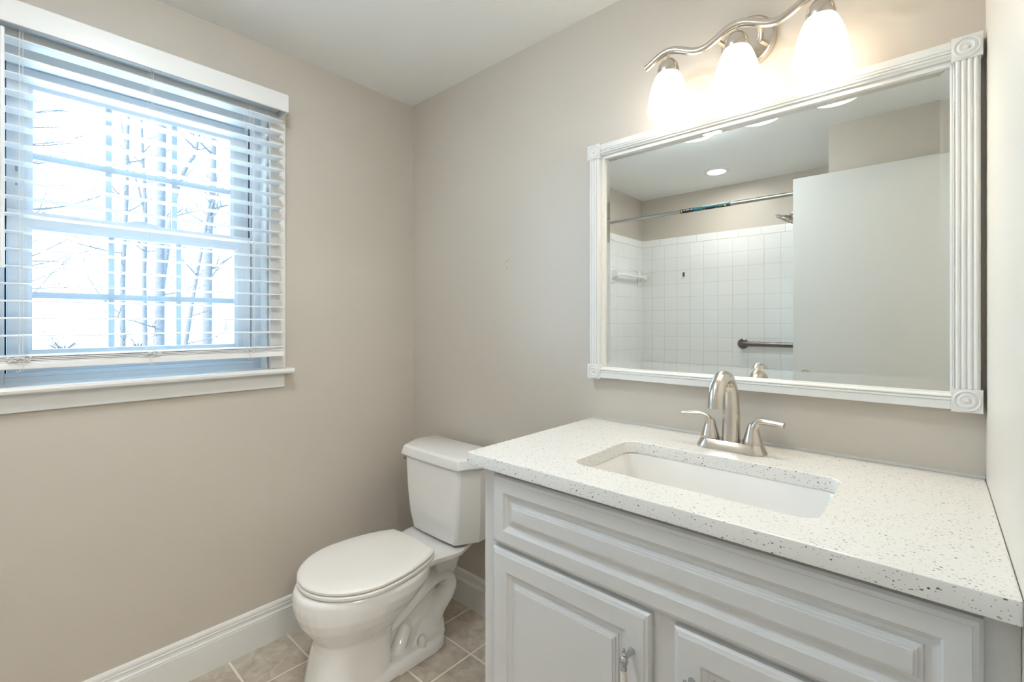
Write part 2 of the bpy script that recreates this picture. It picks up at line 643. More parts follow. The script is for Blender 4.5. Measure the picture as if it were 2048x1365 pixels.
# cam lock on the meeting rail
bm = B()
prof = [(-1.075, 1.5235), (-0.985, 1.5235), (-0.988, 1.529), (-1.000, 1.532), (-1.012, 1.5345), (-1.028, 1.5365),
        (-1.042, 1.535), (-1.052, 1.531), (-1.075, 1.5265)]
loft(bm, [[(-0.084, a, c) for a, c in prof], [(-0.100, a, c) for a, c in prof]])
obj('sash_lock', bm, M_vinyl, win, bevel=0.001)
for ya in (-0.6982, -1.3352):
    obj('gap_shade_strip', bx(-0.100, -0.086, ya, ya + 0.0034, 1.0475, 1.9495), simple('gap_shade_dark', (0.06, 0.07, 0.085), 0.7), win)  # dark strips set in the gaps beside the sashes as their shade
bm = B()
for zc in (1.60, 1.64):
    box(bm, -0.111, -0.108, -1.314, -1.309, zc, zc + 0.016)
box(bm, -0.080, -0.070, -0.700, -0.6975, 1.545, 1.70)
obj('track_latch', bm, simple('latch_grey', (0.30, 0.33, 0.36), 0.5), win)

# ------------------------------------------------------------------ venetian blind
bl = thing('venetian_blind', 'white horizontal slat blind lowered over the window above the sill', 'window blind', (0.045, -1.02, 1.08))
YB0, YB1 = -1.408, -0.631
prof = [(0.093, 1.978), (0.093, 2.0405), (0.090, 2.043), (0.084, 2.043), (0.084, 1.978)]
bm = extrude_profile(B(), prof, 'y', -1.432, -0.6235)
box(bm, 0.019, 0.0838, -0.630, -0.6235, 1.978, 2.043)
box(bm, 0.019, 0.0838, -1.432, -1.4255, 1.978, 2.043)
obj('valance', bm, M_trim, bl, bevel=0.0012)
hr = obj('headrail', bx(0.021, 0.074, -1.418, -0.640, 1.992, 2.030), M_grey, bl, bevel=0.002)
for yc in (-1.31, -1.03, -0.748):
    bm = B()
    box(bm, 0.056, 0.070, yc - 0.0045, yc + 0.0045, 1.9905, 1.9935)
    obj('cord_slot', bm, M_black, hr)
bm = B()
box(bm, 0.020, 0.0835, -0.6375, -0.6305, 1.988, 2.036)
obj('mounting_bracket', bm, M_grey, bl)
# crowned slat, 50 mm
top, bot = [], []
for i in range(9):
    u = -1 + 2 * i / 8
    xx = 0.025 * u
    c = 0.0022 * (1 - u * u)
    top.append((xx, c + 0.0013))
    bot.append((xx, c - 0.0013))
bm = extrude_profile(B(), top + bot[::-1], 'y', YB0, YB1)
zs = [1.119 + 0.0462 * k for k in range(1, 19)]
s0 = obj('slat', bm, M_slat, bl, (0.045, 0, zs[0]), smooth=True, angle=50)
for z in zs[1:]:
    dup(s0, bl, (0.045, 0, z))
for z in (1.0965, 1.1010, 1.1055, 1.1105):      # spare slats resting on the rail
    dup(s0, bl, (0.045, 0, z))
obj('bottom_rail', bx(0.019, 0.072, YB0, YB1, 1.0765, 1.0945), M_slat, bl, bevel=0.002)
for yc in (-1.31, -1.03, -0.748):
    bm = B()
    for xx in (0.0712, 0.0188):
        tube(bm, [(xx, yc, 1.075), (xx, yc, 1.992)], 0.0007, 6)
    tube(bm, [(0.0725, yc + 0.006, 1.075), (0.0725, yc + 0.006, 1.992)], 0.0006, 6)
    if yc > -0.8:
        for k in (-0.008, 0.013):
            tube(bm, [(0.0735, yc + k, 1.10), (0.0735, yc + k, 1.992)], 0.0006, 6)
    obj('ladder_cord', bm, M_cord, bl)
    # surplus cord bunched in front of the stacked slats, with a small hook below
    rnd = random.Random(int(yc * -1000))
    bm = B()
    pts = []
    for k in range(26):
        a = k * 0.95
        pts.append((0.0745 + 0.004 * rnd.random(), yc + 0.026 * math.cos(a) * (0.5 + 0.5 * rnd.random()),
                    1.1035 + 0.0085 * math.sin(a * 1.35) + 0.002 * rnd.random()))
    tube(bm, smooth_path(pts, 4), 0.0008, 6)
    tube(bm, smooth_path([(0.076, yc, 1.100), (0.077, yc - 0.003, 1.090), (0.077, yc + 0.001, 1.080), (0.077, yc, 1.0715)], 4), 0.0009, 6)
    tube(bm, smooth_path([(0.077, yc - 0.008, 1.0725), (0.077, yc, 1.0705), (0.077, yc + 0.008, 1.0735)], 4), 0.0009, 6)
    obj('cord_knot', bm, M_cord, bl)
bm = tube(B(), [(0.080, -1.3415, 1.3435), (0.080, -1.3415, 1.965)], 0.0048, 8)
wand = obj('tilt_wand', bm, M_slat, bl, smooth=True, angle=60)

# ------------------------------------------------------------------ outdoors
structure('ground_outside', bx(-140, -0.3, -60, 90, -0.9, -0.6), M_ground)


def tree(label, pts, r, seed, nb, group='bare trees outside the window', spread=1.0, r_end=0.55):
    rnd = random.Random(seed)
    base = Vector(pts[0])
    root = thing('bare_tree', label, 'tree', base, group)
    P = smooth_path(pts, 6)
    n = len(P)
    bm = tube(B(), P, [r * (1.15 - (1.15 - r_end) * i / (n - 1)) for i in range(n)], 10)
    obj('trunk', bm, M_bark, root, smooth=True, angle=60)

    def branch(p, d, ln, rr, depth):
        q = [p]
        dd = d.normalized()
        steps = 5
        for s in range(steps):
            dd = (dd + Vector((rnd.uniform(-.25, .25), rnd.uniform(-.25, .25), rnd.uniform(-.12, .2)))).normalized()
            q.append(q[-1] + dd * ln / steps)
        tube(bm, q, [rr * (1 - 0.75 * i / steps) for i in range(steps + 1)], 5)
        if depth > 0:
            for _ in range(3):
                k = rnd.randint(1, steps)
                nd = (dd + Vector((rnd.uniform(-.8, .8), rnd.uniform(-.9, .9), rnd.uniform(-.3, .7)))).normalized()
                branch(q[k], nd, ln * rnd.uniform(.4, .65), rr * 0.5, depth - 1)
    for _ in range(nb):
        bm = B()
        k = rnd.randint(int(n * 0.25), n - 1)
        a = rnd.uniform(0, 2 * PI)
        branch(P[k], Vector((math.cos(a) * 0.6, math.sin(a), rnd.uniform(.0, .7))), rnd.uniform(.7, 1.6) * spread, r * 0.30, 2)
        obj('branch', bm, M_bark, root)
    return root


tree('slender bare tree with twiggy crown, nearest the left side of the view through the window',
     [(-8.5, 0.12, -0.6), (-8.5, .13, .22), (-8.5, .15, .82), (-8.5, .15, 1.94), (-8.5, .20, 3.32), (-8.5, .21, 4.32), (-8.5, .26, 5.76)], .044, 3, 12, spread=0.8)
t2 = tree('thin bare tree forking halfway up, farthest back behind the middle lites',
          [(-17, 1.98, -0.6), (-17, 1.95, .5), (-17, 1.92, 2.58), (-17, 1.95, 3.87), (-17, 1.96, 4.84), (-17, 1.90, 6.27), (-17, 1.82, 8.64)], .072, 5, 10)
bm = tube(B(), smooth_path([(-17, 1.95, 4.64), (-17, 1.76, 5.6), (-17, 1.54, 6.34), (-17, 1.32, 7.68)], 5), [0.04 - 0.0016 * i for i in range(16)], 8)
obj('fork', bm, M_bark, t2, smooth=True, angle=60)
tree('straight thick pale trunk, closest of the trees, seen beside the right muntin',
     [(-5.2, .02, -0.6), (-5.2, .02, .93), (-5.2, .03, 2.1), (-5.2, .04, 3.14), (-5.2, .05, 3.94), (-5.2, 0.06, 4.81)], .050, 8, 7, spread=0.45, r_end=0.85)
tree('thin bare tree leaning to the right in the lower right lites',
     [(-7.4, .56, -0.6), (-7.4, .67, .14), (-7.4, .80, .84), (-7.4, .88, 1.42), (-7.4, .98, 2.1), (-7.4, 1.07, 2.66), (-7.4, 1.17, 3.36)], .038, 11, 8, spread=0.5)
tree('stout bare tree with a forked top in the upper right lites',
     [(-10.5, 1.89, -0.6), (-10.5, 1.94, .70), (-10.5, 1.96, 2.19), (-10.5, 1.98, 3.33), (-10.5, 2.04, 4.03), (-10.5, 2.07, 4.85), (-10.5, 2.04, 6.33)],
     0.095, 14, 11, spread=0.8, r_end=0.6)
tree('bare tree whose upper stem slants strongly right across the upper lites',
     [(-13.8, 1.50, -0.6), (-13.8, 1.62, .6), (-13.8, 1.78, 2.38), (-13.8, 2.04, 4.61), (-13.8, 2.24, 5.35), (-13.8, 2.38, 5.74), (-13.8, 2.55, 6.14), (-13.8, 2.77, 7.79)],
     .072, 17, 8, spread=0.8)


tree('bare tree with long reaching twigs across the left upper lites, trunk behind the left stile',
     [(-25, -0.70, -0.6), (-25, -0.66, 2.5), (-25, -0.60, 5.0), (-25, -0.52, 9.5)], .10, 33, 46, spread=2.4)


def shrub(label, c, h, seed, n):
    rnd = random.Random(seed)
    bm = B()
    for _ in range(n):
        a = rnd.uniform(0, 2 * PI)
        q = [Vector(c)]
        d = Vector((math.cos(a) * .6, math.sin(a) * .9, rnd.uniform(.5, 1.3))).normalized()
        for s in range(5):
            d = (d + Vector((rnd.uniform(-.3, .3), rnd.uniform(-.3, .3), rnd.uniform(-.25, .15)))).normalized()
            q.append(q[-1] + d * h / 5 * rnd.uniform(.7, 1.1))
            if s > 1:
                e = [q[-1]]
                dd = (d + Vector((rnd.uniform(-.7, .7), rnd.uniform(-.7, .7), rnd.uniform(-.5, .5)))).normalized()
                e.append(e[0] + dd * h * .22)
                tube(bm, e, [0.006, 0.002], 4)
        tube(bm, q, [0.014 * (1 - 0.15 * i) for i in range(6)], 4)
    o = obj('bare_shrub', bm, M_bark)
    return tag(o, label, 'shrub', 'bare shrubs outside the window')


shrub('twiggy leafless shrub low behind the left lower lites', (-38, 1.6, -0.6), 4.2, 21, 50)
shrub('twiggy leafless shrub low behind the right lower lites', (-33, 8.0, -0.6), 3.3, 22, 34)
shrub('twiggy leafless shrub low behind the middle lower lites', (-40, 5.6, -0.6), 3.6, 23, 36)

hs = thing('neighbour_house', 'pale two storey house far beyond the bare trees', 'house', (-45, 12, -0.6))
obj('house_wall', bx(-50, -44, 8.5, 15.5, -0.6, 2.4), M_house, hs)
bm = extrude_profile(B(), [(-50.4, 2.4), (-43.6, 2.4), (-47, 4.2)], 'y', 8.2, 15.8)
obj('house_roof', bm, M_roof, hs)
wm = simple('far_window', (0.16, 0.2, 0.25), 0.2)
p0 = obj('house_window', bx(-44.06, -43.98, -0.35, 0.35, -0.5, 0.5), wm, hs, (0, 9.6, 1.1))
for yy in (10.9, 12.2, 13.5, 14.8):
    dup(p0, hs, (0, yy, 1.1))

# ------------------------------------------------------------------ vanity cabinet
ZT, ZB = 0.881, 0.8515
VX0, VX1 = 1.0405, 1.9446
vc = thing('vanity_cabinet', 'white painted vanity cabinet with raised panels under the speckled countertop', 'cabinet', (1.49, -0.27, 0))
bm = B()
box(bm, VX0, VX0 + 0.018, -0.537, -0.002, 0.0, ZB - 0.0006)
box(bm, VX1 - 0.018, VX1, -0.537, -0.002, 0.0, ZB - 0.0006)
box(bm, VX0 + 0.018, VX1 - 0.018, -0.52, -0.002, 0.09, 0.105)
box(bm, VX0 + 0.018, VX1 - 0.018, -0.012, -0.002, 0.105, ZB - 0.0006)
box(bm, VX0 + 0.018, VX1 - 0.018, -0.47, -0.455, 0.0, 0.09)
obj('cabinet_body', bm, M_cab, vc)
bm = B()
FY0, FY1 = -0.540, -0.522
box(bm, VX0, 1.090, FY0, FY1, 0.0, ZB - 0.001)
box(bm, 1.897, VX1, FY0, FY1, 0.0, ZB - 0.001)
box(bm, 1.090, 1.897, FY0, FY1, 0.828, ZB - 0.001)
box(bm, 1.090, 1.897, FY0, FY1, 0.655, 0.690)
box(bm, 1.478, 1.532, FY0, FY1, 0.13, 0.655)
box(bm, 1.090, 1.897, FY0, FY1, 0.09, 0.13)
obj('face_frame', bm, M_cab, vc)
f0 = FY0 - 0.0006


def rings(e, fr):
    b = f0
    return [(0, b), (0, b - 0.010), (0.004, b - 0.0145), (0.010, b - 0.0165), (0.0105, b - 0.018), (fr, b - 0.018),
            (fr + 0.0025, b - 0.0165), (fr + 0.003, b - 0.0145), (fr + 0.011, b - 0.0095), (fr + 0.019, b - 0.0090),
            (fr + 0.0195, b - 0.0120), (fr + 0.0245, b - 0.0128), (fr + 0.025, b - 0.0155), (fr + 0.0290, b - 0.0160),
            (fr + 0.0295, b - 0.0178), (fr + 0.032, b - 0.0180)]


obj('false_drawer_front', panel(B(), 1.080, 1.9125, 0.677, 0.8385, rings(0, 0.036)), M_cab, vc)
d1 = obj('cabinet_door', panel(B(), 1.080, 1.482, 0.120, 0.6665, rings(0, 0.047)), M_cab, vc)
d2 = obj('cabinet_door', panel(B(), 1.526, 1.9125, 0.120, 0.6665, rings(0, 0.047)), M_cab, vc)


def pull(parent, x, zt):
    """turned bail pull: two posts, ball finials, cream ceramic grip"""
    y = f0 - 0.018 - 0.030
    zc = zt - 0.062
    for s in (1, -1):
        bm = B()
        zz = lambda dz: zc + s * dz
        prof = [(0.0, 0.0625), (0.0022, 0.0618), (0.0033, 0.059), (0.0022, 0.0555), (0.0028, 0.0548), (0.0045, 0.052),
                (0.0028, 0.0488), (0.004, 0.048), (0.0075, 0.043), (0.0082, 0.039), (0.0065, 0.034), (0.0044, 0.0315),
                (0.0058, 0.0305), (0.0058, 0.0235), (0.0, 0.0235)]
        lathe(bm, [(r, zz(h)) for r, h in prof], (x, y, 0), 16)
        tube(bm, [(x, y, zz(0.040)), (x, y + 0.010, zz(0.043)), (x, y + 0.0245, zz(0.043)), (x, y + 0.0302, zz(0.043))],
             [0.0045, 0.0042, 0.0052, 0.007], 12)
        h = obj('handle_post', bm, M_chrome, parent, smooth=True, angle=50)
        h['label'] = 'chrome turned end of the door pull'
    bm = lathe(B(), [(0.0, zc - 0.024), (0.0052, zc - 0.024), (0.0060, zc - 0.008), (0.0060, zc + 0.008), (0.0052, zc + 0.024), (0.0, zc + 0.024)],
               (x, y, 0), 16)
    g = obj('handle_grip', bm, M_ceramic, parent, smooth=True, angle=50)
    g['label'] = 'cream ceramic grip'


pull(d1, 1.4475, 0.606)
pull(d2, 1.5600, 0.606)

# ------------------------------------------------------------------ countertop with sink cut-out
ct_x0, ct_x1, ct_y0, ct_y1 = 1.006, 1.9442, -0.572, -0.001
hx0, hx1, hy0, hy1, hrad = 1.250, 1.727, -0.470, -0.200, 0.032
bm = B()
c = 0.0025


def outer(i, z):
    return [(x, y, z) for x, y in rrect(ct_x0 + i, ct_x1 - i, ct_y0 + i, ct_y1 - i, 0.004 - i * 0.5, 3)]


def inner(i, z):
    return [(x, y, z) for x, y in rrect(hx0 - i, hx1 + i, hy0 - i, hy1 + i, hrad + i, 8)]


def rows(loops):
    rs = [[bm.verts.new(p) for p in l] for l in loops]
    for a, q in zip(rs, rs[1:]):
        n = len(a)
        for i in range(n):
            bm.faces.new((a[i], a[(i + 1) % n], q[(i + 1) % n], q[i]))
    return rs


ro = rows([outer(c, ZT), outer(c * 0.3, ZT - c * 0.3), outer(0, ZT - c), outer(0, ZB + 0.001), outer(0.001, ZB)])
ri = rows([inner(c, ZT), inner(c * 0.3, ZT - c * 0.3), inner(0, ZT - c), inner(0, ZB + 0.0005), inner(0.0005, ZB)])
for k in (0, -1):
    eds = []
    for loop in (ro[k], ri[k]):
        for i in range(len(loop)):
            e = bm.edges.get((loop[i], loop[(i + 1) % len(loop)]))
            eds.append(e)
    bmesh.ops.triangle_fill(bm, use_beauty=True, use_dissolve=False, edges=eds)
ct = obj('countertop', bm, M_quartz, smooth=True, angle=30)
for p in ct.data.polygons:
    if abs(p.normal.z) > 0.99:
        p.use_smooth = False
tag(ct, 'white quartz countertop with dark specks on the vanity cabinet', 'countertop')

# caulk line behind the counter
bm = extrude_profile(B(), [(0.0, ZT + 0.0005), (0.0, ZT + 0.006), (-0.006, ZT + 0.0005)], 'x', 1.008, 1.944)
structure('trim_7', bm, M_caulk)

# ------------------------------------------------------------------ undermount sink
sk = thing('sink', 'white rectangular undermount basin in the countertop cut-out', 'sink', (1.4885, -0.335, 0.70))


def srect(i, z, r):
    return [(x, y, z) for x, y in rrect(hx0 + i, hx1 - i, hy0 + i, hy1 - i, r, 8)]


zb = ZB - 0.0004
loops = [srect(-0.022, zb - 0.012, 0.05), srect(-0.022, zb, 0.05), srect(-0.003, zb, 0.034), srect(-0.001, zb - 0.004, 0.034),
         srect(0.002, zb - 0.05, 0.036), srect(0.006, zb - 0.095, 0.042), srect(0.016, zb - 0.118, 0.05), srect(0.036, zb - 0.130, 0.05),
         srect(0.075, zb - 0.135, 0.04), srect(0.10, zb - 0.136, 0.03)]
loops += [srect(0.075, zb - 0.146, 0.04), srect(0.030, zb - 0.142, 0.05), srect(0.006, zb - 0.128, 0.05), srect(-0.004, zb - 0.10, 0.045),
          srect(-0.010, zb - 0.014, 0.04)]
bm = B()
loft(bm, loops[:10], False, True)
loft(bm, [loops[0]] + loops[:9:-1], False, True)
bmesh.ops.remove_doubles(bm, verts=bm.verts[:], dist=1e-6)
obj('basin', bm, M_porc, sk, smooth=True, angle=60)
bm = lathe(B(), [(0.0, -0.002), (0.030, -0.002), (0.031, 0.002), (0.026, 0.0035), (0.022, 0.001), (0.0, 0.001)], (1.4885, -0.335, zb - 0.1335), 24)
obj('drain', bm, M_nickel, sk, smooth=True)

# ------------------------------------------------------------------ faucet
FX, FY = 1.486, -0.112
fc = thing('faucet', 'brushed nickel two handle faucet behind the sink', 'faucet', (FX, FY, ZT))


def stad(hw, hd, z, n=10):
    out = []
    for k in range(n + 1):
        a = -PI / 2 + PI * k / n
        out.append((FX + hw - hd + hd * math.cos(a), FY + hd * math.sin(a), z))
    for k in range(n + 1):
        a = PI / 2 + PI * k / n
        out.append((FX - hw + hd + hd * math.cos(a), FY + hd * math.sin(a), z))
    return out


z0 = ZT + 0.0004
bm = loft(B(), [stad(0.083, 0.031, z0), stad(0.083, 0.031, z0 + 0.003), stad(0.0735, 0.0245, z0 + 0.022), stad(0.0722, 0.0232, z0 + 0.0235)])
obj('base_plate', bm, M_nickel, fc, smooth=True, angle=22)
path = [(0, 0, 0.022), (0, 0.002, 0.06), (0, 0.003, 0.100), (0, 0.001, 0.124)]
R_, cz = 0.052, 0.134
arc = []
for k in range(1, 13):
    a = PI * k / 12 * 0.97
    arc.append((0, -0.001 - R_ + R_ * math.cos(a), cz + R_ * math.sin(a)))
path = path + arc + [(0, -0.1062, 0.124), (0, -0.1068, 0.1165)]
pts = smooth_path([(FX + p[0], FY + p[1], z0 + p[2]) for p in path], 3)
n = len(pts)
rad = []
for i in range(n):
    u = i / (n - 1)
    rad.append(0.0215 - 0.0055 * min(1, u * 3.0) + 0.0030 * max(0, (u - 0.42)) / 0.58)
bm = tube(B(), pts, rad, 24)
obj('spout', bm, M_nickel, fc, smooth=True, angle=60)
for s in (-1, 1):
    hx = FX + s * 0.0505
    bm = B()
    lathe(bm, [(0.0225, z0 + 0.0238), (0.0225, z0 + 0.027), (0.0205, z0 + 0.034), (0.0160, z0 + 0.050), (0.0122, z0 + 0.064), (0.0098, z0 + 0.071)],
          (hx, FY, 0), 24)
    lv = smooth_path([(hx + s * 0.001, FY, z0 + 0.050), (hx + s * 0.004, FY, z0 + 0.064), (hx + s * 0.011, FY - 0.001, z0 + 0.0755),
                      (hx + s * 0.024, FY - 0.003, z0 + 0.0795), (hx + s * 0.045, FY - 0.006, z0 + 0.0795), (hx + s * 0.070, FY - 0.009, z0 + 0.0785)], 5)
    m_ = len(lv)
    tube(bm, lv, [0.0130 - 0.0054 * min(1, i / (m_ * 0.5)) for i in range(m_)], 16, flat=(1.15, 0.9))
    obj('lever_handle', bm, M_nickel, fc, smooth=True, angle=50)

# ------------------------------------------------------------------ framed mirror
MX0, MX1, MZ0, MZ1 = 1.0117, 1.9395, 1.018, 1.7837
mr = thing('wall_mirror', 'large mirror in a white fluted frame with rosette corners above the faucet', 'mirror', (1.4756, -0.002, 1.018))
BW = 0.047
yb = -0.002


def rosette(x0, z0):
    bm = B()
    box(bm, x0, x0 + BW, -0.036, yb, z0, z0 + BW)
    cx, cz_ = x0 + BW / 2, z0 + BW / 2
    r = BW / 2
    lathe(bm, [(0.92 * r, -0.0355), (0.92 * r, -0.0378), (0.84 * r, -0.0390), (0.76 * r, -0.0378), (0.74 * r, -0.0362), (0.62 * r, -0.0368),
               (0.50 * r, -0.0392), (0.40 * r, -0.0378), (0.28 * r, -0.0362), (0.20 * r, -0.0368), (0.16 * r, -0.0395), (0.06 * r, -0.0405), (0.0, -0.0405)],
          (cx, 0, cz_), 32, 'y')
    return obj('corner_block', bm, M_trim, mr, smooth=True, angle=30)


for x0 in (MX0, MX1 - BW):
    for z0_ in (MZ0, MZ1 - BW):
        rosette(x0, z0_)


def flute(w_, y_face, nfl, a0):
    """profile (u, y): reeds across a strip of width w_"""
    p = [(0, yb), (0, y_face + 0.004), (a0 * 0.4, y_face + 0.0008)]
    fw = (w_ - 2 * a0 * 0.6) / nfl
    u0 = a0 * 0.6
    for k in range(nfl):
        for j in range(6):
            a = j / 6
            p.append((u0 + fw * (k + a), y_face + 0.0034 - 0.0034 * math.sin(PI * a) ** 0.6 if a > 0 else y_face + 0.0034))
    p += [(w_ - a0 * 0.6, y_face + 0.0034), (w_ - a0 * 0.2, y_face + 0.0015), (w_, y_face + 0.004), (w_, yb)]
    return p


fw_ = BW - 0.007
for name, x0 in (('left_stile', MX0 + 0.0035), ('right_stile', MX1 - BW + 0.0035)):
    bm = extrude_profile(B(), [(x0 + u, y) for u, y in flute(fw_, -0.0345, 4, 0.003)], 'z', MZ0 + BW + 0.0002, MZ1 - BW - 0.0002)
    obj('fluted_stile', bm, M_trim, mr, smooth=True, angle=32)
# rails: flat fascia with three beads toward the glass
RP = [(0, -0.002), (0, -0.033), (0.0015, -0.0345), (0.0185, -0.0345), (0.020, -0.0325), (0.0215, -0.0335), (0.0235, -0.0355), (0.0262, -0.0350),
      (0.0275, -0.0322), (0.0290, -0.0335), (0.0312, -0.0355), (0.0340, -0.0345), (0.0352, -0.0315), (0.0368, -0.0300), (0.040, -0.0290), (0.040, -0.002)]
RP = [(u * 0.86, y) for u, y in RP]
bm = extrude_profile(B(), [(y, MZ1 - 0.0035 - u) for u, y in RP], 'x', MX0 + BW + 0.0002, MX1 - BW - 0.0002)
obj('top_rail', bm, M_trim, mr, smooth=True, angle=25)
bm = extrude_profile(B(), [(y, MZ0 + 0.0035 + u) for u, y in RP], 'x', MX0 + BW + 0.0002, MX1 - BW - 0.0002)
obj('bottom_rail', bm, M_trim, mr, smooth=True, angle=25)
GX0, GX1, GZ0, GZ1 = 1.0665, 1.8925, 1.0535, 1.7360
bm = B()
LP = 0.011
ix0, ix1, iz0, iz1 = MX0 + BW - 0.003, MX1 - BW + 0.003, MZ0 + 0.0362, MZ1 - 0.0362
box(bm, ix0, GX0 + 0.0015, -0.022, yb, iz0, iz1)
box(bm, GX1 - 0.0015, ix1, -0.022, yb, iz0, iz1)
box(bm, GX0 + 0.0015, GX1 - 0.0015, -0.022, yb, GZ1 - 0.0015, iz1)
box(bm, GX0 + 0.0015, GX1 - 0.0015, -0.022, yb, iz0, GZ0 + 0.0015)
obj('inner_lip', bm, M_trim, mr, bevel=0.0015)
bw, dy = 0.0185, 0.0185 * math.tan(math.radians(3.6))
bm = B()


def gl_(i, y):
    x0, x1, z0, z1 = 1.0822 - bw, 1.8757 + bw, 1.079 - bw, 1.7245 + bw
    return [(x0 + i, y, z0 + i), (x1 - i, y, z0 + i), (x1 - i, y, z1 - i), (x0 + i, y, z1 - i)]


zl = 1.0536                       # the lower bevel runs on behind the inner lip
kb = (1.079 - zl) / bw


def low(l, yb_):
    return [(x, yb_ if k < 2 else y, zl if k < 2 else z) for k, (x, y, z) in enumerate(l)]


loft(bm, [low(gl_(0, -0.0065), -0.0065), low(gl_(0, -0.012 - dy), -0.012 - dy * kb), gl_(bw, -0.012)])
obj('mirror_glass', bm, M_mirror, mr)

# ------------------------------------------------------------------ vanity light
LX, LY = 1.4985, -0.108
vl = thing('vanity_light', 'three shade nickel vanity light on the wall above the mirror', 'wall lamp', (LX, -0.002, 1.945))
bm = lathe(B(), [(0.0, -0.0005), (0.066, -0.0005), (0.068, -0.006), (0.0665, -0.016), (0.061, -0.0215), (0.0, -0.0225)], (LX, 0, 1.945), 40, 'y')
obj('back_plate', bm, M_nickel, vl, smooth=True, angle=40)
for s in (-1, 1):
    bm = B()
    tube(bm, smooth_path([(LX + s * 0.030, -0.020, 1.935), (LX + s * 0.042, -0.055, 1.933), (LX + s * 0.052, LY + 0.006, 1.932)], 4), 0.0065, 12)
    obj('arm', bm, M_nickel, vl, smooth=True)
pts = []
for k in range(61):
    u = -0.243 + 0.486 * k / 60
    amp = 0.0152
    z = 1.934 + amp * math.cos(2 * PI * u / 0.178)
    pts.append((LX + u, LY, z))
bm = tube(B(), pts, 0.0095, 16, flat=(1.0, 1.05))
obj('wavy_bar', bm, M_nickel, vl, smooth=True, angle=60)
for k, lx in enumerate((1.3205, 1.4985, 1.6765)):
    bm = B()
    lathe(bm, [(0.0045, 1.926), (0.0045, 1.942)], (lx, LY, 0), 12)
    lathe(bm, [(0.0, 1.9285), (0.008, 1.928), (0.018, 1.9225), (0.0255, 1.912), (0.0288, 1.899), (0.0292, 1.886), (0.0278, 1.883), (0.0, 1.883)], (lx, LY, 0), 28)
    cup = obj('socket_cup', bm, M_nickel, vl, smooth=True, angle=45)
    out = [(0.0262, 1.8905), (0.0325, 1.882), (0.0398, 1.866), (0.0462, 1.846), (0.0510, 1.824), (0.0540, 1.802), (0.0550, 1.786), (0.0535, 1.774)]
    inn = [(r - 0.003, z) for r, z in out[::-1]]
    bm = B()
    lathe(bm, out + inn, (lx, LY, 0), 32, cap=False)
    obj('glass_shade', bm, M_shade, vl, smooth=True, angle=60)
    bm = lathe(B(), [(0.0, 1.792), (0.014, 1.795), (0.024, 1.806), (0.028, 1.820), (0.025, 1.836), (0.016, 1.852), (0.013, 1.868), (0.013, 1.882), (0.0, 1.882)], (lx, LY, 0), 20)
    obj('bulb', bm, M_bulb, vl, smooth=True)

# ------------------------------------------------------------------ toilet
TX = 0.415
tl = thing('toilet', 'white two piece toilet between the window wall and the vanity', 'toilet', (TX, -0.42, 0))


def egg(z, yf, yb_, wmax, ex_f=2.0, ex_b=2.4, n=40, ymid=0.55):
    """plan outline: front yf (towards -y), back yb_"""
    ym = yf + (yb_ - yf) * ymid
    out = []
    for k in range(n):
        a = 2 * PI * k / n
        cx, sy = math.cos(a), math.sin(a)
        ex = ex_f if sy < 0 else ex_b
        px = math.copysign(abs(cx) ** (2 / ex), cx) * wmax
        py = math.copysign(abs(sy) ** (2 / ex), sy)
        py = ym + py * ((ym - yf) if sy < 0 else (yb_ - ym))
        out.append((TX + px, py, z))
    return out


bm = B()
sec = [(0.0, -0.700, -0.440, 0.098, 3.2, 5.0), (0.06, -0.692, -0.440, 0.097, 3.2, 5.0), (0.12, -0.680, -0.440, 0.096, 3.0, 4.5),
       (0.160, -0.670, -0.425, 0.098, 2.7, 3.2), (0.185, -0.672, -0.405, 0.106, 2.4, 2.6), (0.215, -0.693, -0.375, 0.128, 2.2, 2.3), (0.250, -0.716, -0.335, 0.153, 2.1, 2.2),
       (0.285, -0.730, -0.30, 0.171, 2.05, 2.2), (0.315, -0.736, -0.27, 0.180, 2.0, 2.2), (0.345, -0.735, -0.27, 0.183, 2.0, 2.2), (0.357, -0.728, -0.27, 0.178, 2.0, 2.2)]
loft(bm, [egg(z, a, b_, w_, e1, e2) for z, a, b_, w_, e1, e2 in sec])
# rear deck carrying the tank


def deck(z, k, yb_, wb, wn, yfr=-0.40):
    L = [(-0.150 * k, yfr), (0.150 * k, yfr), (wn, -0.33), (wn * 1.02, -0.29), (wb, -0.225), (wb, -0.19), (wb * 0.72, yb_), (-wb * 0.72, yb_),
         (-wb, -0.19), (-wb, -0.225), (-wn * 1.02, -0.29), (-wn, -0.33)]
    return [(TX + a, c_, z) for a, c_ in L]


loft(bm, [deck(0.292, 0.62, -0.105, 0.060, 0.070), deck(0.312, 0.80, -0.095, 0.080, 0.090),
          deck(0.326, 0.92, -0.090, 0.118, 0.112), deck(0.338, 1.0, -0.082, 0.150, 0.125), deck(0.358, 1.0, -0.078, 0.154, 0.130)])
# foot flange


def foot(z, i):
    L = []
    n = 22
    for k in range(n + 1):
        a = PI * k / n
        L.append((TX + (0.106 - i) * math.cos(a), -0.27 + (0.085 - i) * math.sin(a), z))
    L += [(TX - 0.106 + i, -0.42, z), (TX - 0.098 + i, -0.62, z), (TX + 0.098 - i, -0.62, z), (TX + 0.106 - i, -0.42, z)]
    return L


loft(bm, [foot(0, 0), foot(0.022, 0.001), foot(0.034, 0.005), foot(0.042, 0.016)])
# block that carries the tank above the trapway
loft(bm, [[(TX + sx * 0.046, yy, 0.225) for sx, yy in ((1, -0.215), (1, -0.130), (-1, -0.130), (-1, -0.215))],
          [(TX + sx * 0.066, yy, 0.335) for sx, yy in ((1, -0.245), (1, -0.100), (-1, -0.100), (-1, -0.245))]])
